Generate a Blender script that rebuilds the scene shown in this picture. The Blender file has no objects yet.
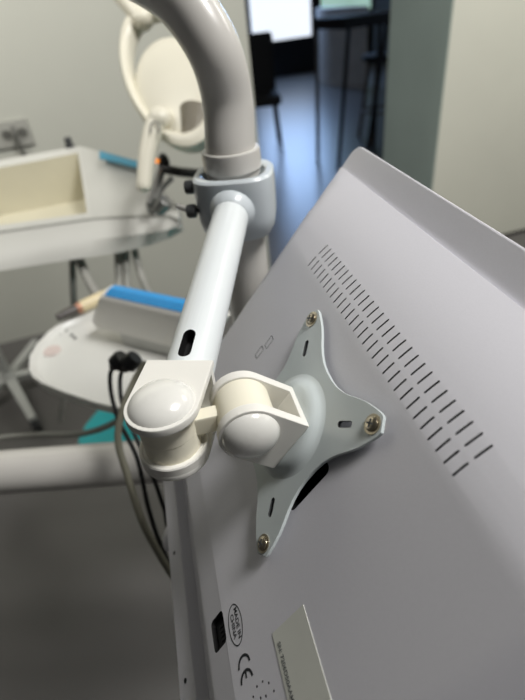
import bpy, bmesh, math, random
from mathutils import Vector as Vec, Matrix as Mat, Quaternion
random.seed(7)
sc = bpy.context.scene
COL = sc.collection
FPX, CX, CY, H = 485.0, 262.5, 350.0, 1.30       # focal length in pixels of the 525x700 frame, eye height

# ------------------------------------------------------------------ camera frame
def nrm(v): return Vec(v).normalized()
U = -nrm((126 - CX, -CY, FPX))                                  # level axis of the monitor (camera coordinates)
V = Vec((-416 - CX, 1286 - CY, FPX)); V = nrm(V - V.dot(U) * U) # down along the monitor back
N = -U.cross(V)                                                 # out of the monitor back
D = nrm((340 - CX, 991 - CY, FPX)); D = nrm(D - D.dot(U) * U)   # straight down
FW = nrm(Vec((0, 0, 1)) - D.z * D)
XR = D.cross(FW)
def w(p): return Vec((p.dot(XR), p.dot(FW), H - p.dot(D)))      # camera coordinates -> world
def wd(p): return Vec((p.dot(XR), p.dot(FW), -p.dot(D)))
def ray(x, y): return Vec(((x - CX) / FPX, (y - CY) / FPX, 1.0))
def P(x, y, z): return w(ray(x, y) * z)
def G(x, y, h=0.0):
    r = ray(x, y); return w(r * ((H - h) / r.dot(D)))
def PX(x, y, F):
    r = ray(x, y); return w(r * (F / r.dot(FW)))
CC = Vec((0.01742224, 0.04605074, 0.30013568))                  # centre of the wall-mount square, camera coordinates
def frame(origin, ax, ay, az):
    m = Mat.Identity(4)
    for i, a in enumerate((ax, ay, az, origin)):
        for j in range(3): m[j][i] = a[j]
    return m
MON = frame(w(CC), wd(U), wd(-V), wd(N))                        # monitor frame: x level, y up the back, z out of the back

# ------------------------------------------------------------------ materials
def lin(c): return tuple((v / 255 / 12.92) if v / 255 <= .04045 else ((v / 255 + .055) / 1.055) ** 2.4 for v in c)
MATS = {}
def mat(name, rgb, rough=.5, metal=0., var=.04, scale=60., bump=0., coat=0., emit=0., spec=.5, alpha=1., trans=0.):
    if name in MATS: return MATS[name]
    m = bpy.data.materials.new(name); m.use_nodes = True
    nt = m.node_tree; b = nt.nodes['Principled BSDF']
    tc = nt.nodes.new('ShaderNodeTexCoord'); nz = nt.nodes.new('ShaderNodeTexNoise')
    nz.inputs['Scale'].default_value = scale; nz.inputs['Detail'].default_value = 4
    nt.links.new(tc.outputs['Object'], nz.inputs['Vector'])
    cr = nt.nodes.new('ShaderNodeValToRGB'); c = lin(rgb)
    cr.color_ramp.elements[0].color = (*[x * (1 - var) for x in c], 1); cr.color_ramp.elements[1].color = (*[min(1, x * (1 + var)) for x in c], 1)
    cr.color_ramp.elements[0].position = .3; cr.color_ramp.elements[1].position = .7
    nt.links.new(nz.outputs['Fac'], cr.inputs['Fac']); nt.links.new(cr.outputs['Color'], b.inputs['Base Color'])
    b.inputs['Roughness'].default_value = rough; b.inputs['Metallic'].default_value = metal
    b.inputs['Specular IOR Level'].default_value = spec
    if coat: b.inputs['Coat Weight'].default_value = coat; b.inputs['Coat Roughness'].default_value = .08
    if emit:
        nt.links.new(cr.outputs['Color'], b.inputs['Emission Color']); b.inputs['Emission Strength'].default_value = emit
    if trans: b.inputs['Transmission Weight'].default_value = trans
    if bump:
        bp = nt.nodes.new('ShaderNodeBump'); bp.inputs['Strength'].default_value = bump; bp.inputs['Distance'].default_value = .001
        nt.links.new(nz.outputs['Fac'], bp.inputs['Height']); nt.links.new(bp.outputs['Normal'], b.inputs['Normal'])
    MATS[name] = m; return m
M_HOUSING = mat('monitor housing plastic', (218, 217, 223), .40, var=.015, scale=900, bump=.04)
M_SLOT = mat('slot darkness', (60, 60, 64), .8)
M_HOLE = mat('black recess', (10, 10, 11), .6)
M_PORT = mat('port black', (38, 39, 42), .5)
M_INK = mat('printed ink', (40, 42, 46), .7)
M_INKSOFT = mat('printed grey ink', (105, 108, 108), .7)
M_STICKER = mat('sticker paper', (214, 215, 206), .55, var=.02)
M_GLASS = mat('screen glass', (12, 13, 15), .12)
M_ENAMEL = mat('white enamel', (224, 229, 230), .32, var=.012, scale=20, coat=.2)
M_PLATE = mat('bracket enamel', (200, 208, 208), .3, var=.012, scale=20, coat=.25)
M_CAPW = mat('joint cap plastic', (228, 227, 221), .2, var=.01, scale=20, coat=.5)
M_JOINT = mat('joint white', (230, 228, 221), .35, var=.012, scale=20)
M_CREAM = mat('joint cream', (236, 231, 212), .42, var=.015, scale=20)
M_STEEL = mat('screw steel', (190, 180, 160), .28, metal=1., var=.06)
M_POLE = mat('pole grey white', (208, 205, 199), .28, var=.02, scale=10, coat=.3)
M_COLLAR = mat('collar enamel', (206, 213, 217), .3, var=.015, scale=20, coat=.3)
M_LAMP = mat('lamp white', (226, 222, 205), .35, var=.02, scale=15)
M_LAMPG = mat('lamp grey side', (190, 190, 184), .4, var=.02, scale=15)
M_LAMPR = mat('lamp ribbed grey', (150, 143, 128), .5, var=.1, scale=40)
M_UNIT = mat('unit white', (192, 192, 186), .42, var=.02, scale=8)
M_BIN = mat('unit cream recess', (205, 200, 178), .6, var=.03, scale=12)
M_UNITLO = mat('unit lower grey', (190, 190, 186), .45, var=.02, scale=8)
M_TEALSTRIP = mat('blue strip', (38, 140, 172), .4)
M_BLUE = mat('bright blue', (28, 146, 214), .35, var=.05)
M_TRAY = mat('tray white', (212, 212, 207), .35, var=.02, scale=10)
M_DOCK = mat('dock white', (242, 240, 234), .4, var=.015, scale=10)
M_PINK = mat('tray pink pad', (205, 190, 184), .6)
M_HAND = mat('handpiece cream', (222, 206, 168), .4, var=.04)
M_COPPER = mat('handpiece ring', (176, 128, 104), .35, metal=.4)
M_TIP = mat('handpiece tip', (95, 92, 90), .35, metal=.6)
M_BLACK = mat('black plastic', (18, 18, 19), .4)
M_DGREY = mat('dark grey plastic', (70, 72, 73), .45)
M_CABG = mat('olive grey cable', (128, 126, 110), .5)
M_HOSE = mat('grey hose', (158, 157, 150), .55)
M_TEAL = mat('teal vinyl', (66, 212, 218), .45, var=.06, scale=14)
M_BASE = mat('stool base grey', (190, 192, 188), .4, var=.04)
M_SOCK = mat('socket plate', (165, 165, 158), .45)
M_SOCKD = mat('socket dark', (95, 95, 90), .5)
M_ORANGE = mat('orange indicator', (255, 150, 60), .4, emit=1.2)
M_METAL = mat('grey metal', (130, 130, 128), .35, metal=.6)
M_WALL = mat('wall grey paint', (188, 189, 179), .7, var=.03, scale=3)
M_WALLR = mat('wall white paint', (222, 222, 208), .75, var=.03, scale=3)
M_REVEAL = mat('pillar green grey', (176, 192, 186), .55, var=.05, scale=3)
M_FAR = mat('far wall blue-lit', (176, 198, 222), .7, var=.05, scale=2)  # blue of the window daylight is put into this wall colour
M_DARKP = mat('dark panel', (12, 17, 28), .5, var=.1, scale=3)
M_FRAME = mat('window frame dark', (20, 24, 30), .5)
M_BTOP = mat('table top dark', (30, 31, 36), .6, var=.1, scale=6)
M_BLEG = mat('table leg dark', (30, 30, 33), .4, metal=.3)
M_CHROME = mat('pale leg metal', (120, 118, 118), .35, metal=.5)
M_CHAIRF = mat('black fabric', (12, 13, 16), .8, var=.2, scale=30)
M_GREYBOX = mat('grey ribbed panel', (220, 212, 204), .6, var=.1, scale=5)
M_WOOD = mat('tan wood', (120, 100, 78), .5, var=.15, scale=9)
M_SKIRT = mat('dark skirting', (48, 44, 42), .6)
M_PANE = mat('daylight pane', (232, 240, 252), .3, var=.03, scale=.9, emit=1.15)
M_PANEG = mat('green daylight pane', (176, 214, 202), .3, var=.2, scale=1.6, emit=.75)
def floor_mat():
    m = bpy.data.materials.new('dark floor vinyl'); m.use_nodes = True
    nt = m.node_tree; b = nt.nodes['Principled BSDF']
    tc = nt.nodes.new('ShaderNodeTexCoord'); nz = nt.nodes.new('ShaderNodeTexNoise'); nz.inputs['Scale'].default_value = 2.2; nz.inputs['Detail'].default_value = 6
    n2 = nt.nodes.new('ShaderNodeTexNoise'); n2.inputs['Scale'].default_value = 220
    cr = nt.nodes.new('ShaderNodeValToRGB')
    cr.color_ramp.elements[0].color = (*lin((86, 84, 83)), 1); cr.color_ramp.elements[1].color = (*lin((100, 98, 96)), 1)
    mx = nt.nodes.new('ShaderNodeMath'); mx.operation = 'MULTIPLY_ADD'; mx.inputs[1].default_value = .35
    nt.links.new(tc.outputs['Object'], nz.inputs['Vector']); nt.links.new(tc.outputs['Object'], n2.inputs['Vector'])
    nt.links.new(n2.outputs['Fac'], mx.inputs[0]); nt.links.new(nz.outputs['Fac'], mx.inputs[2])
    nt.links.new(mx.outputs[0], cr.inputs['Fac']); nt.links.new(cr.outputs['Color'], b.inputs['Base Color'])
    b.inputs['Roughness'].default_value = .34
    return m
M_FLOOR = floor_mat()

# ------------------------------------------------------------------ mesh helpers (all shapes go into a bmesh)
def box(bm, c, s, rot=None, bevel=0., seg=2, mi=0):
    r = bmesh.ops.create_cube(bm, size=1.0); vs = r['verts']
    fs = set(f for v in vs for f in v.link_faces)
    m = Mat.Translation(Vec(c)) @ ((rot.to_4x4() if rot else Mat.Identity(4)) @ Mat.Diagonal((*s, 1)))
    bmesh.ops.transform(bm, matrix=m, verts=vs)
    for f in fs: f.material_index = mi
    if bevel:
        es = list(set(e for v in vs for e in v.link_edges))
        rb = bmesh.ops.bevel(bm, geom=es, offset=bevel, segments=seg, profile=.5, affect='EDGES')
        for f in rb['faces']: f.material_index = mi
def axes_from(d):
    d = Vec(d).normalized(); a = Vec((0, 0, 1)) if abs(d.z) < .9 else Vec((1, 0, 0))
    x = a.cross(d).normalized(); return x, d.cross(x), d
def lathe(bm, o, d, prof, n=32, mi=0):
    """prof = [(distance along d, radius)]; closed with fans where the radius is 0 or at the ends"""
    x, y, z = axes_from(d); o = Vec(o); rings = []
    for t, r in prof:
        if r < 1e-7: rings.append([bm.verts.new(o + z * t)])
        else: rings.append([bm.verts.new(o + z * t + (x * math.cos(a) + y * math.sin(a)) * r) for a in (2 * math.pi * i / n for i in range(n))])
    def face(vs):
        try: f = bm.faces.new(vs); f.material_index = mi
        except ValueError: pass
    for a, b in zip(rings, rings[1:]):
        if len(a) == 1 and len(b) == 1: continue
        for i in range(n):
            j = (i + 1) % n
            if len(a) == 1: face((a[0], b[j], b[i]))
            elif len(b) == 1: face((a[i], a[j], b[0]))
            else: face((a[i], a[j], b[j], b[i]))
    if len(rings[0]) > 1: face(rings[0][::-1])
    if len(rings[-1]) > 1: face(rings[-1])
def catmull(pts, k=8):
    pts = [Vec(p) for p in pts]; q = [2 * pts[0] - pts[1]] + pts + [2 * pts[-1] - pts[-2]]; out = []
    for i in range(1, len(q) - 2):
        a, b, c, d = q[i - 1:i + 3]
        for s in range(k):
            t = s / k
            out.append(.5 * ((2 * b) + (c - a) * t + (2 * a - 5 * b + 4 * c - d) * t * t + (3 * b - a - 3 * c + d) * t ** 3))
    return out + [q[-2]]
def tube(bm, pts, r, n=14, k=8, mi=0, closed=False, smooth=True):
    if closed: path = [Vec(p) for p in pts]
    else: path = catmull(pts, k) if smooth and len(pts) > 2 else [Vec(p) for p in pts]
    m = len(path); rad = (lambda t: r) if not callable(r) else r
    rings = []; prev = None
    for i, p in enumerate(path):
        t = (path[(i + 1) % m] - path[i - 1]) if closed else (path[min(i + 1, m - 1)] - path[max(i - 1, 0)])
        t.normalize()
        if prev is None: x = axes_from(t)[0]
        else: x = prev - prev.dot(t) * t; x.normalize()
        prev = x; y = t.cross(x); rr = rad(i / max(1, m - 1))
        rings.append([bm.verts.new(p + (x * math.cos(a) + y * math.sin(a)) * rr) for a in (2 * math.pi * j / n for j in range(n))])
    seq = list(zip(rings, rings[1:])) + ([(rings[-1], rings[0])] if closed else [])
    for a, b in seq:
        for i in range(n):
            j = (i + 1) % n; f = bm.faces.new((a[i], a[j], b[j], b[i])); f.material_index = mi
    if not closed:
        for rg in (rings[0][::-1], rings[-1]): f = bm.faces.new(rg); f.material_index = mi
def prism(bm, outline, off, bevel=0., seg=2, mi=0):
    """outline: list of 3-D points (planar), off: extrusion vector"""
    off = Vec(off); a = [bm.verts.new(Vec(p)) for p in outline]; b = [bm.verts.new(Vec(p) + off) for p in outline]; n = len(a)
    fs = [bm.faces.new(a[::-1]), bm.faces.new(b)]
    for i in range(n): j = (i + 1) % n; fs.append(bm.faces.new((a[i], a[j], b[j], b[i])))
    for f in fs: f.material_index = mi
    bmesh.ops.recalc_face_normals(bm, faces=fs)
    if bevel:
        es = [e for f in fs[:2] for e in f.edges]
        r = bmesh.ops.bevel(bm, geom=es, offset=bevel, segments=seg, profile=.5, affect='EDGES')
        for f in r['faces']: f.material_index = mi
def ellip(bm, c, rad, rot=None, n=24, mi=0):
    r = bmesh.ops.create_uvsphere(bm, u_segments=n, v_segments=max(8, n // 2), radius=1.0); vs = r['verts']
    for f in set(f for v in vs for f in v.link_faces): f.material_index = mi
    bmesh.ops.transform(bm, matrix=Mat.Translation(Vec(c)) @ ((rot.to_4x4() if rot else Mat.Identity(4)) @ Mat.Diagonal((*rad, 1))), verts=vs)
def loft(bm, loops, mi=0, cap=True):
    rs = [[bm.verts.new(Vec(p)) for p in lp] for lp in loops]; n = len(rs[0]); fs = []
    for a, b in zip(rs, rs[1:]):
        for i in range(n): j = (i + 1) % n; fs.append(bm.faces.new((a[i], a[j], b[j], b[i])))
    if cap: fs += [bm.faces.new(rs[0][::-1]), bm.faces.new(rs[-1])]
    for f in fs: f.material_index = mi
    bmesh.ops.recalc_face_normals(bm, faces=fs)
def link(name, me, mats, parent=None, matrix=None):
    for m in (mats if isinstance(mats, (list, tuple)) else [mats]):
        me.materials.append(m)
    o = bpy.data.objects.new(name, me); COL.objects.link(o)
    if parent: o.parent = parent
    elif matrix: o.matrix_world = matrix
    return o
def obj(name, bm, mats, parent=None, root=None, angle=35, label=None):
    """root = matrix of the frame the bmesh was written in; world coordinates when a parent has a world frame"""
    bmesh.ops.recalc_face_normals(bm, faces=bm.faces)
    if root is not None: bmesh.ops.transform(bm, matrix=root, verts=bm.verts)
    me = bpy.data.meshes.new(name); bm.to_mesh(me); bm.free()
    for p in me.polygons: p.use_smooth = True
    me.set_sharp_from_angle(angle=math.radians(angle))
    o = link(name, me, mats, parent)
    if label: o['label'] = label
    return o
WM = {}
def thing(name, label, cat, m, group=None):
    o = bpy.data.objects.new(name, None); COL.objects.link(o)
    if isinstance(m, Vec): m = Mat.Translation(m)
    o.matrix_world = m; WM[o] = m.copy(); o.empty_display_size = .02
    return tag(o, label, cat, group)
def tag(o, label, cat, group=None):
    o['label'] = label; o['category'] = cat
    if group: o['group'] = group
    return o
def wp(name, bm, mats, t, parent=None, **k):
    """part whose bmesh is in world coordinates, child of thing t (or of a part of it)"""
    return obj(name, bm, mats, parent or t, root=WM[t].inverted(), **k)
def solo(name, bm, mats, base, label, cat, group=None, **k):
    """thing that is one mesh (bmesh in world coordinates), its origin at base"""
    o = obj(name, bm, mats, None, root=Mat.Translation(-Vec(base)), **k); o.location = base
    return tag(o, label, cat, group)
def struct(name, bm, mats, **k):
    o = obj(name, bm, mats, None, **k); o['kind'] = 'structure'; return o
B = bmesh.new
def boolean_cut(o, cutter_bm, cut_mat):
    me = bpy.data.meshes.new('cut'); bmesh.ops.recalc_face_normals(cutter_bm, faces=cutter_bm.faces); cutter_bm.to_mesh(me); cutter_bm.free()
    o.data.materials.append(cut_mat); idx = len(o.data.materials) - 1
    for m in o.data.materials: me.materials.append(m)
    for p in me.polygons: p.material_index = idx
    c = bpy.data.objects.new('cut', me); COL.objects.link(c); c.matrix_world = Mat.Identity(4)
    par, mw = o.parent, o.matrix_world.copy(); o.parent = None; o.matrix_world = Mat.Identity(4)
    md = o.modifiers.new('cut', 'BOOLEAN'); md.object = c; md.operation = 'DIFFERENCE'; md.solver = 'EXACT'
    dg = bpy.context.evaluated_depsgraph_get(); dg.update()
    new = bpy.data.meshes.new_from_object(o.evaluated_get(dg)); old = o.data
    o.modifiers.remove(md); o.data = new; bpy.data.meshes.remove(old)
    bpy.data.objects.remove(c); bpy.data.meshes.remove(me)
    o.parent = par
    if par is None: o.matrix_world = mw
    for p in new.polygons: p.use_smooth = True
    new.set_sharp_from_angle(angle=math.radians(30))
def text_bm(s, size, loc, rotz=0., mirror=False, sx=1.):
    cu = bpy.data.curves.new('t', 'FONT'); cu.body = s; cu.size = size; cu.align_x = 'CENTER'; cu.align_y = 'CENTER'; cu.offset = size * .026
    o = bpy.data.objects.new('t', cu); COL.objects.link(o)
    dg = bpy.context.evaluated_depsgraph_get(); me = bpy.data.meshes.new_from_object(o.evaluated_get(dg))
    bm = B(); bm.from_mesh(me); bpy.data.objects.remove(o); bpy.data.meshes.remove(me); bpy.data.curves.remove(cu)
    bmesh.ops.transform(bm, matrix=Mat.Translation(Vec(loc)) @ Mat.Rotation(rotz, 4, 'Z') @ Mat.Diagonal((sx, 1, 1, 1)), verts=bm.verts)
    bmesh.ops.delete(bm, geom=[], context='VERTS')
    return bm
def merge(bm, other):
    me = bpy.data.meshes.new('m'); other.to_mesh(me); other.free(); bm.from_mesh(me); bpy.data.meshes.remove(me)
def arc_band(bm, c, r0, r1, a0, a1, n=24, z=0.):
    vs = []
    for i in range(n + 1):
        a = a0 + (a1 - a0) * i / n
        vs.append((bm.verts.new((c[0] + r0[0] * math.cos(a), c[1] + r0[1] * math.sin(a), z)), bm.verts.new((c[0] + r1[0] * math.cos(a), c[1] + r1[1] * math.sin(a), z))))
    for (a, b), (c2, d) in zip(vs, vs[1:]): bm.faces.new((a, c2, d, b))

# ================================================================== 1. MONITOR
mon = thing('monitor', 'white monitor seen from behind with two rows of vent slots and a sticker', 'monitor', MON)
ZB = -.004
ZR = -.0305
prof = [(-.1370, ZR), (-.1352, -.0110), (-.1346, -.0084), (-.1328, -.0066), (-.130, -.0060), (-.1095, -.0042), (-.1080, ZB), (-.104, ZB), (.062, ZB)] + [(.062 + .0715 * t / 14, ZB - .0235 * (t / 14) ** 1.8) for t in range(1, 15)] + [(.1336, -.0283), (.1334, ZR)]
side = [(-.2022, ZR), (-.2008, -.0283), (-.1870, -.0210), (-.1740, -.0145), (-.1650, -.0092), (-.1570, -.0055), (-.150, ZB)]
xs = side + [(-x, z) for x, z in side[::-1]]
b = B(); grid = []
for x, zx in xs:
    row = []
    for y, zy in prof:
        z = max(min(zy, zx), ZR)
        row.append(b.verts.new((x, y, z)))
    grid.append(row)
nx, ny = len(xs), len(prof)
for i in range(nx - 1):
    for j in range(ny - 1): b.faces.new((grid[i][j], grid[i + 1][j], grid[i + 1][j + 1], grid[i][j + 1]))
# close the underside
peri = [grid[i][0] for i in range(nx)] + [grid[-1][j] for j in range(1, ny)] + [grid[i][-1] for i in range(nx - 2, -1, -1)] + [grid[0][j] for j in range(ny - 2, 0, -1)]
low = [b.verts.new((v.co.x, v.co.y, ZR - .001)) for v in peri]
for i in range(len(peri)):
    j = (i + 1) % len(peri); b.faces.new((peri[i], low[i], low[j], peri[j]))
b.faces.new(low)
shell = obj('back_shell', b, M_HOUSING, mon)
cut = B()
for k in range(30):
    x = .0958 - k * .00692
    for y0, y1 in ((.0782, .0876), (.0668, .0759)):
        bb = B(); r = .0006
        out = [(x - r, y0 + r, -.012), (x, y0, -.012), (x + r, y0 + r, -.012), (x + r, y1 - r, -.012), (x, y1, -.012), (x - r, y1 - r, -.012)]
        prism(cut, out, (0, 0, .02)); bb.free()
boolean_cut(shell, cut, M_SLOT)
cut = B()
for cx, cy in ((-.0855, .006), (-.0885, -.0065)):                       # two small outlined windows
    for dx, dy, sx, sy in ((0, .0048, .0052, .0007), (0, -.0048, .0052, .0007), (.0026, 0, .0007, .0096), (-.0026, 0, .0007, .0096)):
        box(cut, (cx + dx, cy + dy, ZB), (sx - .0001, sy - (.0007 if dx else 0) - .0001 * (dx != 0), .0016))
boolean_cut(shell, cut, M_SLOT)
cut = B()
def rrect(x0, x1, y0, y1, r, z, n=5):
    o = []
    for cx, cy, a in ((x1 - r, y1 - r, 0), (x0 + r, y1 - r, 90), (x0 + r, y0 + r, 180), (x1 - r, y0 + r, 270)):
        for i in range(n + 1):
            t = math.radians(a + 90 * i / n); o.append((cx + r * math.cos(t), cy + r * math.sin(t), z))
    return o
prism(cut, rrect(-.030, .0452, -.0265, .0112, .004, -.016), (0, 0, .03))          # cable opening behind the bracket
prism(cut, rrect(.0562, .0750, -.1238, -.1075, .003, -.016), (0, 0, .03))         # port recess on the lower slope
boolean_cut(shell, cut, M_HOLE)
cut = B()
spk = (.1175, -.0850)
for r, n, ph in ((.0046, 6, .3), (.0104, 12, .26)):
    for i in range(n):
        a = 2 * math.pi * i / n + ph
        lathe(cut, (spk[0] + r * math.cos(a), spk[1] + r * math.sin(a), -.010), (0, 0, 1), [(0, .0007), (.02, .0007)], 8)
boolean_cut(shell, cut, M_PORT)
b = B(); prism(b, rrect(-.2048, .2048, -.1945, .1562, .011, -.048), (0, 0, .0176), bevel=.0012)
rf = obj('rear_frame', b, M_HOUSING, mon, angle=10)
b = B(); prism(b, rrect(-.1960, .1960, -.1947, -.1745, .005, -.0310), (0, 0, .0110), bevel=.0010); obj('lower_lip', b, M_HOUSING, rf, angle=10)
b = B(); prism(b, rrect(-.196, .196, -.186, .148, .006, -.0495), (0, 0, .002))
obj('screen', b, M_GLASS, mon, label='black glass screen facing down')
b = B()
for x in (.062, .16, -.035, -.15):
    b = B(); lathe(b, (x, -.1850, -.0202), (0, 0, 1), [(0, .0016), (.0006, .0016)], 12); obj('screw_hole', b, M_PORT, mon)
b = B(); ellip(b, (-.066, -.2030, -.030), (.014, .0150, .006)); obj('bumper', b, M_HOUSING, mon, label='rounded white bumper on the lower edge')
b = B(); box(b, (.0656, -.1158, -.0105), (.0178, .0150, .004), bevel=.001)
for i in range(4): box(b, (.0615 + i * .0026, -.1158, -.0084), (.0012, .006, .0008))
obj('port', b, M_PORT, mon, label='black connector socket in the lower slope')
# printing
b = B(); arc_band(b, (.0712, -.0966), (.0110, .0064), (.0117, .0071), 0, 2 * math.pi, 48, ZB + .00012)
merge(b, text_bm('MADE IN', .0044, (.0712, -.0944, ZB + .00012), sx=1.0)); merge(b, text_bm('CHINA', .0044, (.0712, -.0989, ZB + .00012)))
obj('origin_mark', b, M_INK, mon, label='MADE IN CHINA printed inside an oval')
b = B(); q = math.pi
for cx in (.0940, .1015):
    arc_band(b, (cx, -.0950), (.0041, .0046), (.0056, .0062), q * .5, q * 1.5, 24, ZB + .00012)
bb = b
vs = [bb.verts.new(v) for v in ((.0970, -.0957, ZB + .00012), (.1003, -.0957, ZB + .00012), (.1003, -.0943, ZB + .00012), (.0970, -.0943, ZB + .00012))]; bb.faces.new(vs)
obj('conformity_mark', b, M_INK, mon, label='printed CE mark')
b = B(); prism(b, rrect(.0917, .150, -.0662, -.0378, .0006, ZB), (0, 0, .00025))
stk = obj('sticker', b, M_STICKER, mon, label='pale serial number sticker')
b = text_bm('SN: 7206D50AAM0191E5', .0036, (.1165, -.0627, ZB + .0004), sx=.98)
obj('serial_text', b, M_INKSOFT, stk)

# ================================================================== 2. MONITOR ARM
ax1 = Vec((0, 0, 1))
J2L = Vec((.0055, 0, .0355))                          # tilt joint, monitor frame
J2 = MON @ J2L
Wh = wd(nrm(N - N.dot(D) * D)); Wh.z = 0; Wh.normalize()
J1 = P(169, 428, .2785); J1.z = J2.z
arm = thing('monitor_mount', 'white jointed monitor arm with domed caps clamped to the grey pole', 'monitor mount', frame(J1, Vec((1, 0, 0)), Vec((0, 1, 0)), Vec((0, 0, 1))))
# bracket plate (monitor frame)
sidep = [(-51.5, 57.3), (-48.5, 57.2), (-43, 55.6), (-36, 53.2), (-30, 50.2), (-24, 46.7), (-18, 43.9), (-11, 41.8), (-4, 41.0), (4, 41.0), (11, 41.8), (18, 43.9), (24, 46.7), (30, 50.2), (36, 53.2), (43, 55.6), (48.5, 57.2), (51.5, 57.3)]
out = []
for k in range(4):
    c, s = round(math.cos(-k * math.pi / 2)), round(math.sin(-k * math.pi / 2))
    for x, y in sidep: out.append(((x * c - y * s) / 1000, (x * s + y * c) / 1000, -.0012))
b = B(); prism(b, out, (0, 0, .0022), bevel=.0004)
plate = wp('bracket_plate', b, M_PLATE, arm) if False else obj('bracket_plate', b, M_PLATE, arm, root=WM[arm].inverted() @ MON)
cut = B(); T = WM[arm].inverted() @ MON
for i in range(4):
    a = math.radians(45 + 90 * i); c = Vec((.0355 * math.sqrt(2) * math.cos(a), .0355 * math.sqrt(2) * math.sin(a), -.01))
    d = Vec((math.cos(a), math.sin(a), 0)); e = Vec((-d.y, d.x, 0)); o = []
    for sgn, a0 in ((1, -90), (-1, 90)):
        for kk in range(7):
            t = math.radians(a0 + 180 * kk / 6); o.append(T @ (c + d * (sgn * .0038 + .0019 * math.cos(t)) + e * (.0019 * math.sin(t))))
    prism(cut, o, T.to_3x3() @ Vec((0, 0, .02)))
boolean_cut(plate, cut, M_DGREY)
b = B(); lathe(b, (.001, 0, .0008), (0, 0, 1), [(0, .0340), (.0003, .0326), (.0009, .0310), (.0020, .0296), (.0036, .0283), (.0050, .0268), (.0060, .0246), (.0065, .021), (.0068, 0)], 64)
obj('bracket_boss', b, M_PLATE, plate, root=T)
for sx, sy in ((-1, 1), (1, 1), (1, -1), (-1, -1)):
    b = B(); o = Vec((sx * .05, sy * .05, .001))
    lathe(b, o, (0, 0, 1), [(0, .0054), (.0006, .0054), (.0006, .0040), (.0014, .0039), (.0021, .0032), (.0024, .0020), (.0024, 0)], 24)
    lathe(b, o - Vec((0, 0, .006)), (0, 0, 1), [(0, .0028), (.006, .0028)], 16)
    r0 = Mat.Rotation(.6, 3, 'Z')
    for rr in (0, math.pi / 2): box(b, o + Vec((0, 0, .0022)), (.0046, .0010, .0008), rot=Mat.Rotation(.6 + rr, 3, 'Z'), mi=1)
    obj('screw', b, [M_STEEL, M_DGREY], arm, root=T, label='steel cross-head screw')
# yoke: base and two legs (monitor frame)
XN, XF, TH = .0228, -.0130, .0066
def leg_outline(x, R, zc, z0):
    o = [(x, -R, z0), (x, R, z0)]
    for i in range(17):
        t = math.pi * i / 16; o.append((x, R * math.cos(t), zc + R * math.sin(t)))
    return o
b = B()
prism(b, leg_outline(XN - TH, .0182, J2L.z, .0078), (TH, 0, 0), bevel=.0010)
prism(b, leg_outline(XF, .0182, J2L.z, .0078), (TH, 0, 0), bevel=.0010)
box(b, ((XN + XF) / 2, 0, .0090), (XN - XF - .001, .0360, .0044), bevel=.0008)
obj('yoke', b, M_JOINT, arm, root=T)
b = B(); lathe(b, (XN - .0006, 0, J2L.z), (1, 0, 0), [(0, .0163), (.0010, .0163), (.0034, .0150), (.0058, .0125), (.0078, .0092), (.0090, .0050), (.0094, 0)], 48)
obj('dome_cap', b, M_CAPW, arm, root=T)
b = B(); lathe(b, (XF + TH - .0002, 0, J2L.z), (1, 0, 0), [(0, .0166), (XN - XF - 2 * TH + .0004, .0166)], 48)
kn = obj('knuckle', b, M_CREAM, arm, root=T, label='cream horizontal tilt barrel')
# pan joint: vertical barrel, clevis plates, tube
J1l = Vec((0, 0, 0))
TD = (P(235, 197, .430) - P(181, 400, .285)); TDh = Vec((TD.x, TD.y, 0)).normalized()
Lx = Vec((TDh.y, -TDh.x, 0))                              # across the clevis
def clevis(z, th, R, back, bm, rb=.0012):
    o = [Lx * R + TDh * back + Vec((0, 0, z)), -Lx * R + TDh * back + Vec((0, 0, z))]
    o = [J1 + v for v in o]
    for i in range(21):
        t = math.pi + math.pi * i / 20
        o.append(J1 + Lx * R * math.cos(t) + TDh * R * math.sin(t) + Vec((0, 0, z)))
    prism(bm, o, (0, 0, th), bevel=rb)
b = B(); clevis(.0125, .0055, .0212, .0385, b)
clevis(-.0240, .0048, .0208, .0385, b)
lathe(b, J1 + Vec((0, 0, -.0200)), (0, 0, 1), [(0, .0182), (0, .0206), (.0052, .0206), (.0060, .0200), (.0060, .0188), (.0052, .0182)], 48)
box(b, J1 + TDh * .0360 + Vec((0, 0, -.0023)), (.040, .0050, .036), rot=frame(Vec(), Lx, TDh, Vec((0, 0, 1))).to_3x3(), bevel=.0008)
wp('clevis', b, M_JOINT, arm)
b = B(); lathe(b, J1 + Vec((0, 0, .0175)), (0, 0, 1), [(0, .0188), (.0008, .0188), (.0032, .0173), (.0056, .0146), (.0076, .0110), (.0089, .0063), (.0093, 0)], 48)
wp('dome_cap', b, M_CAPW, arm)
b = B(); lathe(b, J1 + Vec((0, 0, -.0173)), (0, 0, 1), [(-.002, .0166), (.015, .0166), (.0153, .0162), (.0156, .0168), (.0296, .0168)], 48)
wp('knuckle', b, M_CREAM, arm, label='cream vertical swivel barrel')
b = B(); dirj = (J2 - J1)
box(b, (J1 + J2) / 2, (dirj.length - .022, .010, .013), rot=frame(Vec(), Wh, Vec((0, 0, 1)).cross(Wh), Vec((0, 0, 1))).to_3x3(), bevel=.002)
wp('knuckle_neck', b, M_CREAM, arm)
t0 = J1 + TDh * .0385 + Vec((0, 0, -.002)); t1 = P(231, 216, .430)
b = B(); tdir = (t1 - t0).normalized(); tube(b, [t0 - tdir * .002, t1], lambda t: .0163 - .0004 * t, n=48, smooth=False)
tb = wp('arm_tube', b, M_ENAMEL, arm)
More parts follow.
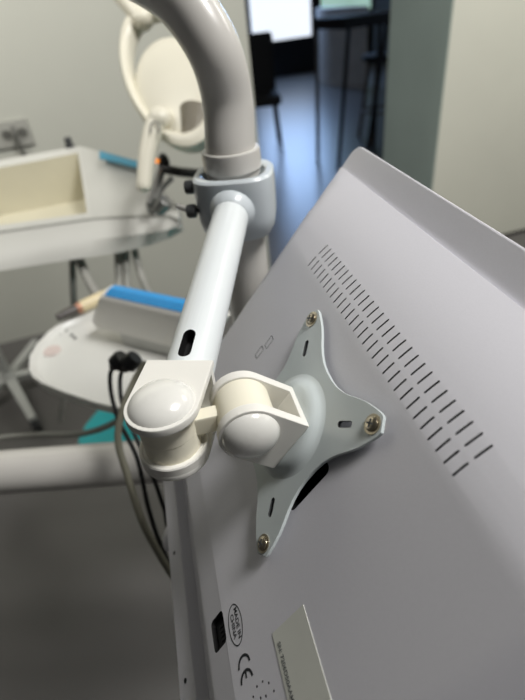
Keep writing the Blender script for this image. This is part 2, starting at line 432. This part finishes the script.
# cable slot in the tube
sl_p = P(183, 332, .303); sl_c = t0 + tdir * ((sl_p - t0).dot(tdir)); sl_v = (sl_p - sl_c); sl_v = (sl_v - sl_v.dot(tdir) * tdir).normalized()
sw = tdir.cross(sl_v); Wi = WM[arm].inverted()
cut = B(); o = []
for sgn, a0 in ((1, -90), (-1, 90)):
    for kk in range(9):
        t = math.radians(a0 + 180 * kk / 8); o.append(Wi @ (sl_c + sl_v * .006 + tdir * (sgn * .0075 + .0042 * math.cos(t)) + sw * .0042 * math.sin(t)))
prism(cut, o, Wi.to_3x3() @ (sl_v * .02)); boolean_cut(tb, cut, M_HOLE)
# collar round the pole
PO = P(236, 192, .462)                                     # pole axis point
def pole_at(dz): return PO + Vec((0, 0, dz))
CD = Vec((t1.x - PO.x, t1.y - PO.y, 0)).normalized(); CL = Vec((CD.y, -CD.x, 0))
b = B(); o = []
NA = 40
def collar_loop(z, R, fl):
    lp = []
    for i in range(NA):
        a = 2 * math.pi * i / NA; ca, sa = math.cos(a), math.sin(a)
        x = R * math.copysign(abs(ca) ** fl, ca); y = R * .92 * math.copysign(abs(sa) ** fl, sa)
        lp.append(pole_at(z) + CL * x + CD * y)
    return lp
loft(b, [collar_loop(.010, .0285, 1.0), collar_loop(.0190, .0295, .9), collar_loop(.0205, .0312, .80), collar_loop(.0205, .0352, .66), collar_loop(.0185, .0372, .64), collar_loop(.010, .0378, .64), collar_loop(-.018, .0372, .64), collar_loop(-.030, .0352, .70), collar_loop(-.038, .0310, .80), collar_loop(-.040, .0255, 1.0)], cap=True)
wp('collar', b, M_COLLAR, arm)
b = B(); lathe(b, t1 + tdir * .008, -tdir, [(0, .0205), (.004, .0196), (.0075, .0180), (.0100, .0163)], 40)
wp('collar_socket', b, M_COLLAR, arm)
for py, px in ((187, 191), (211, 193)):
    b = B(); c = P(px, py, .452); d = -CL if (-CL).dot(c - PO) > 0 else CL
    lathe(b, c - d * .008, d, [(0, .0022), (.005, .0022), (.005, .0058), (.0065, .0064), (.012, .0064), (.0135, .0056)], 10)
    wp('clamp_knob', b, M_DGREY, arm)
b = B(); tube(b, [P(178, 206, .462), P(189, 210, .456)], .003, n=10); wp('clamp_pin', b, M_JOINT, arm)

# ================================================================== 3. POLE with the curved lamp arm
pole = thing('curved_pole', 'thick grey white pole bending over the top, holding the monitor arm collar', 'pole', Vec((PO.x, PO.y, 0)))
b = B()
cp = [pole_at(.0255), pole_at(.040), P(228, 103, .422), P(216, 55, .398), P(190, 11, .386), P(160, -18, .378), P(115, -42, .370), P(60, -58, .362)]
tube(b, cp, lambda t: .0230 - .0008 * min(1, t * 3), n=40, k=14)
wp('curved_tube', b, M_POLE, pole)
b = B(); lathe(b, pole_at(.0175), (0, 0, 1), [(0, .0250), (.0045, .0250), (.0050, .0262), (.0055, .0268), (.0205, .0268), (.0222, .0258), (.0224, .0232)], 48)
wp('flange', b, M_POLE, pole)
b = B(); lathe(b, Vec((PO.x, PO.y, 0)), (0, 0, 1), [(0, .0232), (PO.z + .02, .0232)], 40); wp('post', b, M_POLE, pole)

# ================================================================== 4. low horizontal arm
pz = P(60, 468, .70)
la1 = Vec((PO.x, PO.y, pz.z)); d = Vec((pz.x - la1.x, pz.y - la1.y, 0)).normalized()
larm = thing('support_rail', 'thick white horizontal tube low on the left, in front of the dark floor', 'support rail', la1)
b = B(); tube(b, [la1 + d * .03, la1 + d * .85], .0315, n=32); wp('tube', b, M_POLE, larm)
b = B(); lathe(b, la1 - Vec((0, 0, .045)), (0, 0, 1), [(0, .0234), (0, .036), (.09, .036), (.09, .0234)], 32); wp('sleeve', b, M_POLE, larm)
def larm_at(s): return la1 + d * s

# ================================================================== 5. OPERATING LAMP
LZ = .98
lamp = thing('operating_lamp', 'cream white dental operating lamp with oval ring frame hanging behind the curved pole', 'lamp', P(165, 80, LZ))
c0 = P(169, 73, LZ); top = P(143, 18, LZ + .05); mj = (top - c0); wdv = P(203, 55, LZ - .02) - c0; wdv = wdv - wdv.dot(mj.normalized()) * mj.normalized()
nml = mj.normalized().cross(wdv.normalized())
if nml.dot(w(Vec()) - c0) < 0: nml = -nml
rot = frame(Vec(), mj.normalized(), wdv.normalized(), nml).to_3x3()
b = B(); NR = 64; loops = []
for ro, ri, z0, z1 in ((1.20, .94, -.022, .018),):
    for fr_, zz in ((1.16, z0), (1.20, z0 * .3), (1.19, z1 * .6), (1.10, z1), (1.02, z1 * .85), (.97, z1 * .3), (.95, z0 * .6), (1.0, z0)):
        loops.append([c0 + mj * math.cos(2 * math.pi * i / NR) * (fr_ - .02) + wdv * math.sin(2 * math.pi * i / NR) * (fr_ + .02) + nml * zz for i in range(NR)])
loft(b, loops + [loops[0]], cap=False); bmesh.ops.remove_doubles(b, verts=b.verts, dist=1e-6)
wp('ring_frame', b, M_LAMP, lamp, angle=50)
b = B(); ellip(b, c0 - mj * .24 - wdv * .05 - nml * .006, (mj.length * .82, wdv.length * 1.09, .022), rot=rot, n=40); wp('lamp_head', b, M_LAMP, lamp)
b = B(); ellip(b, P(181, 122, LZ - .005), (.036, .040, .026), rot=rot, n=28); wp('head_neck', b, M_LAMP, lamp)
b = B(); hd = (P(192, 146, .945) - P(201, 112, .955)).normalized()
prf = []
for i in range(8): prf += [(i * .0072, .040 - i * .0022), (i * .0072 + .0046, .040 - i * .0022), (i * .0072 + .0047, .037 - i * .0022), (i * .0072 + .0071, .037 - i * .0022)]
lathe(b, P(200, 114, .95), hd, prf, 32); wp('ribbed_reflector', b, M_LAMPR, lamp)
b = B(); tube(b, [P(160, 119, LZ - .04), P(153, 132, LZ - .04), P(147, 158, LZ - .04), P(144, 186, LZ - .04)], lambda t: .0215 - .007 * t, n=20)
ellip(b, P(160, 119, LZ - .04), (.024, .024, .022)); ellip(b, P(144, 186, LZ - .04), (.0145, .0145, .012)); wp('handle', b, M_LAMP, lamp)
b = B(); cc = P(155, 127, LZ - .064); ev = (P(156, 127, LZ) - P(155, 127, LZ)).normalized(); uv = (P(155, 126, LZ) - P(155, 127, LZ)).normalized()
tube(b, [cc - ev * .008 - uv * .011, cc - ev * .008 + uv * .003, cc - ev * .0035 + uv * .009, cc + ev * .0035 + uv * .009, cc + ev * .008 + uv * .003, cc + ev * .008 - uv * .011], .0013, n=8)
wp('handle_mark', b, M_DGREY, lamp)
b = B(); tube(b, [P(146, 24, LZ + .04), P(130, 4, LZ + .05), P(108, -22, LZ + .07), P(60, -70, LZ + .11)], lambda t: .018 + .008 * t, n=20); ellip(b, P(142, 18, LZ + .04), (.022, .022, .020)); wp('hanger_arm', b, M_LAMP, lamp)

# ================================================================== 6. DELIVERY UNIT
ZT, ZRr = .925, 1.005
fr = [(-130, 247), (-60, 238), (0, 231), (50, 224), (92, 218), (122, 216), (150, 215), (170, 215), (179, 219)]
rr = [(-130, 181), (-60, 170), (0, 160), (50, 151), (80, 146), (115, 155), (145, 170), (165, 188), (179, 207)]
kh = [1, 1, 1, 1, 1, 1, .8, .4, .05]
fb = [(-130, 295), (-60, 283), (0, 271), (50, 263), (92, 257), (122, 252), (148, 246), (168, 239), (178, 229)]
TF = [G(x, y, ZT) for x, y in fr]; TR = [G(x, y, ZT + (ZRr - ZT) * k) for (x, y), k in zip(rr, kh)]
BF = [G(x, y, ZT - .06 + .03 * max(0, i - 6) / 2) for i, (x, y) in enumerate(fb)]; BR = [Vec((p.x, p.y, ZT - .05)) for p in TR]
cen = sum(TF + TR, Vec()) / (2 * len(TF))
unit = thing('delivery_unit', 'large cream white dental delivery unit with a deep open bin and a blue strip', 'dental unit', Vec((cen.x, cen.y, 0)))
def inset(p, k): return p + (Vec((cen.x, cen.y, p.z)) - p) * k
NU = len(TF)
def ring(front, rear): return front + rear[::-1]
MF = [t.lerp(q, .5) + Vec((0, -.014, 0)) for t, q in zip(TF, BF)]; MR = [t.lerp(q, .5) for t, q in zip(TR, BR)]
loops = [ring(BF, BR), ring(MF, MR), ring([p - Vec((0, 0, .006)) for p in TF], [p - Vec((0, 0, .006)) for p in TR]), ring([inset(p, .006) for p in TF], [inset(p, .006) for p in TR])]
b = B(); vr = [[b.verts.new(p) for p in lp] for lp in loops]; nn = 2 * NU
for a_, c_ in zip(vr, vr[1:]):
    for i in range(nn): b.faces.new((a_[i], a_[(i + 1) % nn], c_[(i + 1) % nn], c_[i]))
for lp in (vr[0], vr[-1]):
    for i in range(NU - 1): b.faces.new((lp[i], lp[i + 1], lp[nn - 2 - i], lp[nn - 1 - i]))
body = wp('body', b, M_UNIT, unit, angle=50)
# bin: open recess
Wu = WM[unit].inverted()
f0, f1 = G(-140, 248, ZT), G(88, 217, ZT); r0, r1 = G(-140, 188, ZRr), G(77, 149, ZRr)
def zset(v, z): return Vec((v.x, v.y, z))
cut = B(); loft(cut, [[Wu @ zset(v, ZT - .035 if k < 2 else ZT - .045) for k, v in enumerate((f0.lerp(r0, .05), f1.lerp(r1, .05) , r1.lerp(f1, .05), r0.lerp(f0, .05)))], [Wu @ zset(v, 1.06) for v in (f0, f1, r1, r0)]])
boolean_cut(body, cut, M_BIN)
b = B()
q = [G(100, 153, ZRr + .004), G(140, 164, ZRr - .002), G(139, 170, ZRr - .008), G(100, 160, ZRr - .001)]
for v in q: v.z += .002
prism(b, q, (0, 0, .004), bevel=.001); wp('blue_strip', b, M_TEALSTRIP, unit)
b = B(); kp = G(70, 147, ZRr); lathe(b, kp - Vec((0, 0, .004)), (0, 0, 1), [(0, .012), (.010, .012), (.010, .008), (.022, .010), (.028, .008), (.028, 0)], 16); wp('knob', b, M_DGREY, unit)
# hoses below
def hose(pts, r=.008, m=M_HOSE):
    b = B(); tube(b, pts, r, n=12); return wp('hose', b, m, unit)
hose([P(72, 250, 1.10), P(73, 285, 1.12), P(73, 330, 1.2), P(60, 420, 1.35)], .0075)
hose([P(76, 250, 1.10), P(86, 275, 1.08), P(100, 300, 1.06), P(125, 335, 1.08), P(170, 380, 1.2)], .010)
hose([P(118, 245, 1.10), P(119, 275, 1.1), P(121, 320, 1.12), P(128, 400, 1.3)], .009)
hose([P(125, 245, 1.10), P(127, 275, 1.1), P(130, 320, 1.12), P(140, 400, 1.3)], .009)
hose([P(133, 243, 1.10), P(138, 265, 1.1), P(147, 290, 1.1), P(175, 350, 1.15)], .008)
b = B(); cb = zset(cen, 0) + Vec((-.62, .05, 0)); lathe(b, cb, (0, 0, 1), [(0, .06), (.03, .06), (.05, .05), (.06, .05), (ZT - .04, .05)], 24); wp('column', b, M_UNITLO, unit)

# instrument holder clips at the unit corner
ih = thing('instrument_holder', 'dark grey clip holder with an orange light at the corner of the dental unit', 'holder', P(153, 205, 1.02))
b = B(); tube(b, [P(150, 205, 1.02), P(156, 188, 1.02), P(163, 165, 1.02)], .009, n=10); tube(b, [P(156, 200, 1.0), P(162, 188, 1.0), P(172, 178, .99)], .006, n=10); wp('clip', b, M_METAL, ih)
b = B(); tube(b, [P(164, 169, 1.0), P(180, 172, .99), P(200, 174, .98)], .0095, n=14); ellip(b, P(164, 163, 1.0), (.012, .012, .02)); wp('lever', b, M_BLACK, ih)
b = B(); lathe(b, P(158, 211, 1.0), P(168, 199, .98) - P(158, 211, 1.0), [(0, .012), (.012, .015), (.03, .015), (.034, .009)], 16); wp('valve', b, M_METAL, ih)
b = B(); ellip(b, P(157, 161, .99), (.0045, .0045, .0045)); wp('indicator_light', b, M_ORANGE, ih, label='small orange light')
b = B(); tube(b, [P(150, 205, 1.02), G(150, 206, ZT + .01) - Vec((0, 0, .02))], .008, n=10); wp('foot', b, M_METAL, ih)

# ================================================================== 7. INSTRUMENT TRAY and what lies on it
TH_ = .815
tp = [(28, 368), (29, 356), (36, 344), (48, 331), (62, 321), (82, 313), (110, 306), (150, 300), (192, 302), (205, 330), (205, 380), (195, 404), (165, 412), (130, 411), (95, 403), (62, 392), (40, 383), (31, 376)]
tl = [G(x, y, TH_) for x, y in tp]; tc = sum(tl, Vec()) / len(tl)
def insc(lp, k, dz): return [p + (tc - p) * k + Vec((0, 0, dz)) for p in lp]
tray = thing('instrument_tray', 'white rounded plastic instrument tray below the dental unit', 'tray', tc)
b = B(); loft(b, [insc(tl, .12, -.030), insc(tl, .02, -.018), insc(tl, 0, -.003), insc(tl, .012, 0), insc(tl, .05, -.001), insc(tl, .085, -.008), insc(tl, .13, -.0125), insc(tl, .25, -.0135)])
wp('tray_body', b, M_TRAY, tray)
b = B(); pc = G(52, 351, TH_ - .0125); lathe(b, pc, (0, 0, 1), [(-.004, .016), (.001, .016), (.0025, .0145), (.0025, 0)], 24); wp('pad', b, M_PINK, tray, label='pale pink oval pad')
b = B()
for x, y in ((60, 335), (66, 331), (72, 335), (58, 330), (75, 338)): ellip(b, G(x, y, TH_ - .0125), (.0035, .0035, .0025), n=10)
wp('button', b, M_DGREY, tray)
b = B(); tq = G(192, 395, TH_); s1 = larm_at((zset(tq, la1.z) - la1).dot(d)); box(b, (tq + s1 + Vec((0, 0, .012))) / 2 + Vec((0, 0, -.010)), (.04, abs((tq - s1).y) + .06, .014), bevel=.003); wp('tray_bracket', b, M_TRAY, tray)

dz = thing('scanner_dock', 'white rounded dock with a bright blue top band standing on the instrument tray', 'dock', G(140, 345, TH_))
# box: lower front edge, upper front edge, rear edge
hz = TH_ + .010
a0 = G(93, 328, hz); a1 = G(185, 352, hz)
ex = (a1 - a0); ex.z = 0; ln = ex.length * 1.15; ex.normalize(); ey = Vec((-ex.y, ex.x, 0))
profb = [(.004, 0, 0), (-.001, 0, .008), (0, 0, .068), (.004, 0, .078), (.014, 0, .086), (.028, 0, .085), (.034, 0, .072), (.036, 0, 0)]
def pl(s, k=1.): return [a0 + ex * (s + .58 * z) + ey * (y * k + (1 - k) * .018) + Vec((0, 0, .040 + (z - .040) * k)) for y, _, z in profb]
b = B(); loft(b, [pl(-.004, .82), pl(.001, .95), pl(.007), pl(ln - .007), pl(ln - .001, .95), pl(ln + .004, .82)])
wp('dock_body', b, M_DOCK, dz)
b = B()
def pl2(s): return [a0 + ex * (s + .58 * z) + ey * y + Vec((0, 0, z)) for y, z in ((.0036, .0788), (.014, .0872), (.0285, .0862), (.0285, .083), (.014, .084), (.0056, .076))]
loft(b, [pl2(.010), pl2(ln - .004)]); wp('top_band', b, M_BLUE, dz, label='bright blue top band')
b = B(); box(b, a0 + ex * ln * .55 + ey * .018 + Vec((0, 0, -.010)), (ln * .6, .028, .030), rot=frame(Vec(), ex, ey, Vec((0, 0, 1))).to_3x3(), bevel=.004); wp('dock_foot', b, M_TRAY, dz)

hp0, hp1 = G(57, 318, TH_ + .014), G(112, 293, TH_ + .016)
hp = thing('handpiece', 'cream dental handpiece with grey metal tip lying across the tray edge', 'handpiece', hp0)
hd = (hp1 - hp0); L_ = hd.length
b = B(); lathe(b, hp0, hd, [(L_ * .42, .0115), (L_ * .5, .0122), (L_ * .8, .0126), (L_ * 1.15, .011)], 24); wp('grip', b, M_HAND, hp)
b = B(); lathe(b, hp0, hd, [(L_ * .34, .0105), (L_ * .36, .0114), (L_ * .42, .0114)], 24); wp('grip_ring', b, M_COPPER, hp)
b = B(); lathe(b, hp0, hd, [(0, .0066), (L_ * .02, .0076), (L_ * .10, .0078), (L_ * .11, .0088), (L_ * .34, .0105)], 24); wp('tip', b, M_TIP, hp)

# ================================================================== 8. CABLES
def cable(name, pts, r, m, label, plug=None):
    t = thing(name, label, 'cable', pts[0]); b = B(); tube(b, pts, r, n=10, k=10); wp('cord', b, m, t)
    if plug:
        b = B(); dd = (plug[1] - plug[0]); lathe(b, plug[0], dd, [(0, .0095), (.003, .0112), (dd.length * .6, .0112), (dd.length * .72, .0080), (dd.length, .0045)], 14); wp('plug', b, m, t)
    return t
cable('black_cable', [P(113, 366, .60), P(110, 376, .60), P(111, 392, .598), P(115, 409, .592), P(120, 424, .585), P(137, 458, .57), P(149, 510, .56), P(163, 550, .56), P(185, 590, .57), P(235, 650, .60)], .0027, M_BLACK, 'black cable whose plug is the left one of two beside the dock', (P(123, 357, .59), P(112, 368, .60)))
cable('black_cable', [P(122, 369, .592), P(120, 382, .592), P(122, 402, .587), P(131, 426, .58), P(152, 474, .565), P(164, 508, .56), P(176, 540, .565), P(240, 620, .61)], .0026, M_BLACK, 'black cable whose plug is the right one of two beside the dock', (P(136, 357, .585), P(123, 370, .592)))
cable('olive_cable', [P(146, 362, .57), P(135, 380, .57), P(123, 409, .56), P(118, 440, .555), P(127, 474, .55), P(141, 518, .545), P(156, 548, .54), P(176, 580, .54), P(215, 630, .57)], .0042, M_CABG, 'olive grey cable hanging over the low white tube')
cable('grey_hose', [P(-40, 445, .98), P(0, 438, .95), P(40, 435, .90), P(80, 434, .84), P(112, 424, .78), P(135, 405, .74), P(165, 380, .72)], .0052, M_HOSE, 'grey hose crossing in front of the teal dental chair')

# ================================================================== 9. DENTAL CHAIR (teal upholstery) and castor base
chh = .56
ca, cb2 = G(76, 444, chh), G(122, 397, chh)
cx0 = G(128, 446, chh)
chair = thing('dental_chair', 'teal upholstered dental chair end half hidden below the instrument tray', 'dental chair', zset(G(300, 410, chh), 0))
edge = [G(x, y, chh) for x, y in ((78, 448), (76, 440), (84, 424), (98, 408), (116, 396), (140, 387), (190, 380), (330, 372), (330, 440), (200, 452), (130, 456), (92, 453))]
ce = sum(edge, Vec()) / len(edge)
b = B(); loft(b, [[p + (ce - p) * .10 + Vec((0, 0, -.05)) for p in edge], [p + Vec((0, 0, -.042)) for p in edge], [p + Vec((0, 0, -.015)) for p in edge], [p + (ce - p) * .03 for p in edge], [p + (ce - p) * .12 + Vec((0, 0, .006)) for p in edge]])
wp('cushion', b, M_TEAL, chair)
b = B(); q = zset(G(300, 410, chh), 0); lathe(b, q, (0, 0, 1), [(0, .16), (.03, .15), (.05, .07), (chh - .049, .06)], 28); wp('column', b, M_BASE, chair)

def castor_base(c, R, label, group, ph):
    t = thing('castor_base', label, 'stool base', zset(c, 0), group)
    b = B(); lathe(b, zset(c, .06), (0, 0, 1), [(0, .030), (.03, .032), (.05, .028), (.06, .02), (.30, .018)], 20); wp('hub', b, M_BASE, t)
    for i in range(5):
        a = ph + 2 * math.pi * i / 5; e = Vec((math.cos(a), math.sin(a), 0))
        b = B(); q0, q1 = zset(c, .085) + e * .015, zset(c, .062) + e * R; s = Vec((-e.y, e.x, 0))
        loft(b, [[q0 + s * .020 + Vec((0, 0, .014)), q0 - s * .020 + Vec((0, 0, .014)), q0 - s * .018 - Vec((0, 0, .014)), q0 + s * .018 - Vec((0, 0, .014))], [q1 + s * .014 + Vec((0, 0, .007)), q1 - s * .014 + Vec((0, 0, .007)), q1 - s * .012 - Vec((0, 0, .009)), q1 + s * .012 - Vec((0, 0, .009))]])
        lg = wp('leg', b, M_BASE, t)
        b = B(); cw = zset(c, .026) + e * (R - .012)
        for k in (-1, 1): lathe(b, cw + s * (.004 * k), s * k, [(0, .026), (.010, .026), (.013, .022)], 18)
        tube(b, [cw, cw + Vec((0, 0, .034))], .007, n=8); wp('castor', b, M_DGREY, t, parent=lg)
    return t
hubp = G(9, 377, .09)
dir1 = G(38, 428, .05) - hubp; castor_base(hubp, .30, 'grey five-legged castor base on the dark floor below the dental unit', None, math.atan2(dir1.y, dir1.x))

# ================================================================== 10. SETTING
WDIR = Vec((.973, .230, 0)).normalized(); WNRM = Vec((WDIR.y, -WDIR.x, 0))       # wall direction, normal towards the viewer
def vwall(p, s0, s1, z0, z1, th, bm):
    a, c = Vec((*p, 0)) + WDIR * s0, Vec((*p, 0)) + WDIR * s1; n = -WNRM * th
    prism(bm, [zset(v, z0) for v in (a, c, c + n, a + n)], (0, 0, z1 - z0))
LW = (-1.291, 2.045)
b = B(); prism(b, [(-6, -5, -.05), (9, -5, -.05), (9, 13, -.05), (-6, 13, -.05)], (0, 0, .05)); struct('floor', b, M_FLOOR)
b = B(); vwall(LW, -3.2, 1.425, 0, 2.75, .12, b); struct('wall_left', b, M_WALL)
RW = (.971, 2.433)
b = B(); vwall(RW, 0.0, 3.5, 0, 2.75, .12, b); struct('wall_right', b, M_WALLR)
b = B(); aa = Vec((*RW, 0)); cN = -WNRM
aq = aa - WDIR * .004 + cN * .003; prism(b, [aq, aq + WDIR * .10, aq + WDIR * .10 + cN * .515, aq + cN * .515], (0, 0, 2.75)); struct('wall_corridor', b, M_REVEAL)
b = B(); a = aa + WDIR * .015 + WNRM * .012; c = aa + WDIR * 3.4 + WNRM * .012
prism(b, [a, c, c + WNRM * -.012, a + WNRM * -.012], (0, 0, .012)); struct('baseboard_right', b, M_SKIRT)
# far wall with window
FWp = (1.041, 9.49)
def far_pt(px, py):
    r = ray(px, py); base = Vec((*FWp, 0)); o = w(Vec()); dd = wd(r); t = (base - o).dot(WNRM) / dd.dot(WNRM); return o + dd * t
s_of = lambda p: (p - Vec((*FWp, 0))).dot(WDIR)
wl, wr_ = far_pt(251, 20), far_pt(312, 18); zb = far_pt(282, 40).z
sl, sr = s_of(wl), s_of(wr_); s2l, s2r = s_of(far_pt(321, 6)), s_of(far_pt(372, 4)); z2 = far_pt(345, 12).z
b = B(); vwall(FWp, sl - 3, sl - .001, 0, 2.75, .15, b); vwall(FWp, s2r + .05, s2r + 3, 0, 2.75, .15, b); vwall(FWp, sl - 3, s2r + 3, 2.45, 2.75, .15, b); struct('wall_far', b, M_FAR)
b = B(); vwall(FWp, sl, s2r + .05, 0, zb - .04, .15, b); struct('trim_1', b, M_DARKP)
b = B()
for s0_, s1_, z0_, z1_ in ((sr, s2l, zb - .04, 2.45), (s2r, s2r + .05, zb - .04, 2.45), (sl, sr, zb - .05, zb), (s2l, s2r, zb - .05, z2), (sl, s2r + .05, 2.40, 2.45)): vwall(FWp, s0_, s1_, z0_, z1_, .12, b)
wf = struct('window_1', b, M_FRAME)
b = B(); vwall((FWp[0] - WNRM.x * .05, FWp[1] - WNRM.y * .05), sl, sr, zb, 2.4, .01, b); obj('pane', b, M_PANE, wf)
b = B(); vwall((FWp[0] - WNRM.x * .05, FWp[1] - WNRM.y * .05), s2l, s2r, z2, 2.4, .01, b); obj('pane', b, M_PANEG, wf)

# socket on the left wall
def on_left(px, py, off=0.):
    r = ray(px, py); base = Vec((*LW, 0)) + WNRM * off; o = w(Vec()); dd = wd(r); t = (base - o).dot(WNRM) / dd.dot(WNRM); return o + dd * t
sc0 = on_left(10, 134); R3 = frame(Vec(), WDIR, -WNRM, Vec((0, 0, 1))).to_3x3()
skt = thing('wall_socket', 'pale double power socket plate on the grey wall', 'socket', frame(sc0, WDIR, -WNRM, Vec((0, 0, 1))))
b = B(); box(b, (-.008, -.006, 0), (.170, .012, .098), bevel=.004); obj('socket_plate', b, M_SOCK, skt)
for x in (-.012, .050):
    b = B(); lathe(b, (x, -.0145, 0), (0, 1, 0), [(0, .020), (0, .024), (.004, .024)], 24); lathe(b, (x, -.0150, 0), (0, 1, 0), [(0, .0185), (.003, .0185)], 24, mi=1); obj('outlet', b, [M_SOCK, M_SOCKD], skt)
b = B(); tube(b, [Vec((.022, -.02, .028)), Vec((.020, -.035, .0)), Vec((.022, -.030, -.05)), Vec((.030, -.02, -.11)), Vec((.03, -.015, -.30))], .008, n=10)
o = solo('socket_cord', b, M_SOCKD, (0, 0, 0), 'grey power cord plugged into the wall socket', 'cord'); o.matrix_world = WM[skt]

# ================================================================== 11. CORRIDOR FURNITURE
fx = WDIR; fy = -WNRM
tA = G(318, 163, 0)
bt = thing('bar_table', 'tall dark bar table with splayed black legs in the corridor beyond the green grey pillar', 'table', tA)
TZ = 1.055
cA = zset(tA, TZ); cB = cA + Vec((.16, -.30, 0)); cC = cB + Vec((.60, .10, 0)); cD = cA + Vec((.62, .10, 0))
b = B(); prism(b, [v for v in (cA, cB, cC, cD)], (0, 0, -.07), bevel=.006); wp('table_top', b, M_BTOP, bt)
for k_, (t_, f_, m) in enumerate(((cA + Vec((.02, .01, 0)), tA + Vec((.0, .0, 0)), M_CHROME), (cB + Vec((.05, .05, 0)), cB + Vec((-.03, .05, 0)), M_BLEG), (cC + Vec((-.25, .03, 0)), cC + Vec((-.36, .10, 0)), M_BLEG), (cD + Vec((-.10, -.04, 0)), cD + Vec((-.10, .02, 0)), M_BLEG))):
    b = B(); tube(b, [zset(f_, 0), zset(t_, TZ - .06)], .016, n=12, smooth=False); wp('leg', b, m, bt)
# grey cabinet farther off
g0 = G(328, 86, 0); g1 = G(366, 90, 0)
gc = thing('grey_cabinet', 'small grey ribbed cabinet standing behind the bar table', 'cabinet', g0)
b = B(); prism(b, [g0, zset(g1, 0), zset(g1, 0) + fy * .4, g0 + fy * .4], (0, 0, .95), bevel=.01); wp('case', b, M_GREYBOX, gc)
b = B(); e = (zset(g1, 0) - g0); nrib = 7
for i in range(nrib): p = g0 + e * ((i + .5) / nrib) - fy * .006; tube(b, [zset(p, .06), zset(p, .90)], .014, n=8)
wp('ribbed_front', b, M_GREYBOX, gc)
# bar stool with wooden legs beside the table, partly behind the pillar
def high_stool(c, hs, label, mleg, mseat, group=None):
    t = thing('high_stool', label, 'stool', c, group); b = B()
    lathe(b, zset(c, hs), (0, 0, 1), [(0, .16), (.01, .18), (.04, .18), (.05, .15), (.05, 0)], 28); wp('seat', b, mseat, t)
    for i in range(4):
        a = math.radians(45 + 90 * i + 8); e_ = Vec((math.cos(a), math.sin(a), 0)); b = B()
        tube(b, [c + e_ * .21 + Vec((0, 0, .002)), zset(c, hs + .005) + e_ * .12], .016, n=10); wp('leg', b, mleg, t)
    b = B(); tube(b, [zset(c, .25) + Vec((math.cos(a), math.sin(a), 0)) * .155 for a in (2 * math.pi * k / 24 for k in range(24))], .010, closed=True, n=8); wp('foot_ring', b, mleg, t)
s2 = G(379, 138, 0); high_stool(s2, .66, 'high stool with tan wooden legs partly hidden by the green grey pillar', M_WOOD, M_CHAIRF)
# black chair at the left
cb_ = G(262, 150, 0) + Vec((-.01, .05, 0)); ch = thing('office_chair', 'black upholstered chair seen past the curved pole in the corridor', 'chair', cb_)
b = B(); box(b, zset(cb_, .45) , (.44, .44, .09), bevel=.03, seg=3); wp('seat', b, M_CHAIRF, ch)
b = B(); box(b, zset(cb_, .70) + Vec((0, .20, 0)), (.42, .08, .50), bevel=.035, seg=3); wp('backrest', b, M_CHAIRF, ch)
for x, y in ((-.18, -.18), (.18, -.18), (-.18, .18), (.18, .18)):
    b = B(); tube(b, [cb_ + Vec((x * 1.1, y * 1.1, 0)), cb_ + Vec((x * .95, y * .95, .42))], .013, n=10); wp('leg', b, M_BLEG, ch)

for o in list(sc.objects):
    if o.type == 'MESH':
        md = o.modifiers.new('face weighted shading', 'WEIGHTED_NORMAL'); md.keep_sharp = True; md.weight = 80
# ================================================================== 12. LIGHT
wld = bpy.data.worlds.new('World'); sc.world = wld; wld.use_nodes = True
bg = wld.node_tree.nodes['Background']; bg.inputs[0].default_value = (*lin((214, 214, 212)), 1); bg.inputs[1].default_value = .06
def area(name, loc, tgt, sx, sy, power, col=(1, 1, 1)):
    l = bpy.data.lights.new(name, 'AREA'); l.shape = 'RECTANGLE'; l.size = sx; l.size_y = sy; l.energy = power; l.color = col
    o = bpy.data.objects.new(name, l); COL.objects.link(o); o.location = loc
    o.rotation_euler = (Vec(tgt) - Vec(loc)).to_track_quat('-Z', 'Y').to_euler(); return o
mc = w(CC)
area('ceiling_light', mc + wd(nrm(.185 * N - .965 * V + .12 * U)) * 2.5, mc, .66, .66, 70, (1, .985, .96))
area('left_wall_fill', Vec((-1.15, .85, 2.45)), Vec((-1.15, 1.75, 2.22)), 1.2, .7, 34, (1, .97, .91))  # added fill washing the left wall, no lamp of the room
area('window_daylight', Vec((1.0, 8.9, 1.7)), Vec((.6, 4.5, 0)), 1.1, 1.4, 50, (.36, .58, 1.0))
area('right_wall_fill', Vec((1.9, 1.6, 2.65)), Vec((1.7, 2.5, .8)), .8, .8, 24, (1, .98, .92))  # added fill that lifts the right wall, stands for no actual fitting

# ================================================================== 13. CAMERA
cam = bpy.data.cameras.new('camera'); co = bpy.data.objects.new('camera', cam); COL.objects.link(co)
co.matrix_world = frame(w(Vec()), wd(Vec((1, 0, 0))), wd(Vec((0, -1, 0))), wd(Vec((0, 0, -1))))
cam.sensor_fit = 'VERTICAL'; cam.sensor_height = 36; cam.sensor_width = 27; cam.lens = 36 * FPX / 700
cam.clip_start = .01; cam.clip_end = 60
cam.dof.use_dof = True; cam.dof.focus_distance = .285; cam.dof.aperture_fstop = cam.lens / 4.2
sc.camera = co
sc.view_settings.view_transform = 'Standard'; sc.view_settings.look = 'None'; sc.view_settings.exposure = 0.0
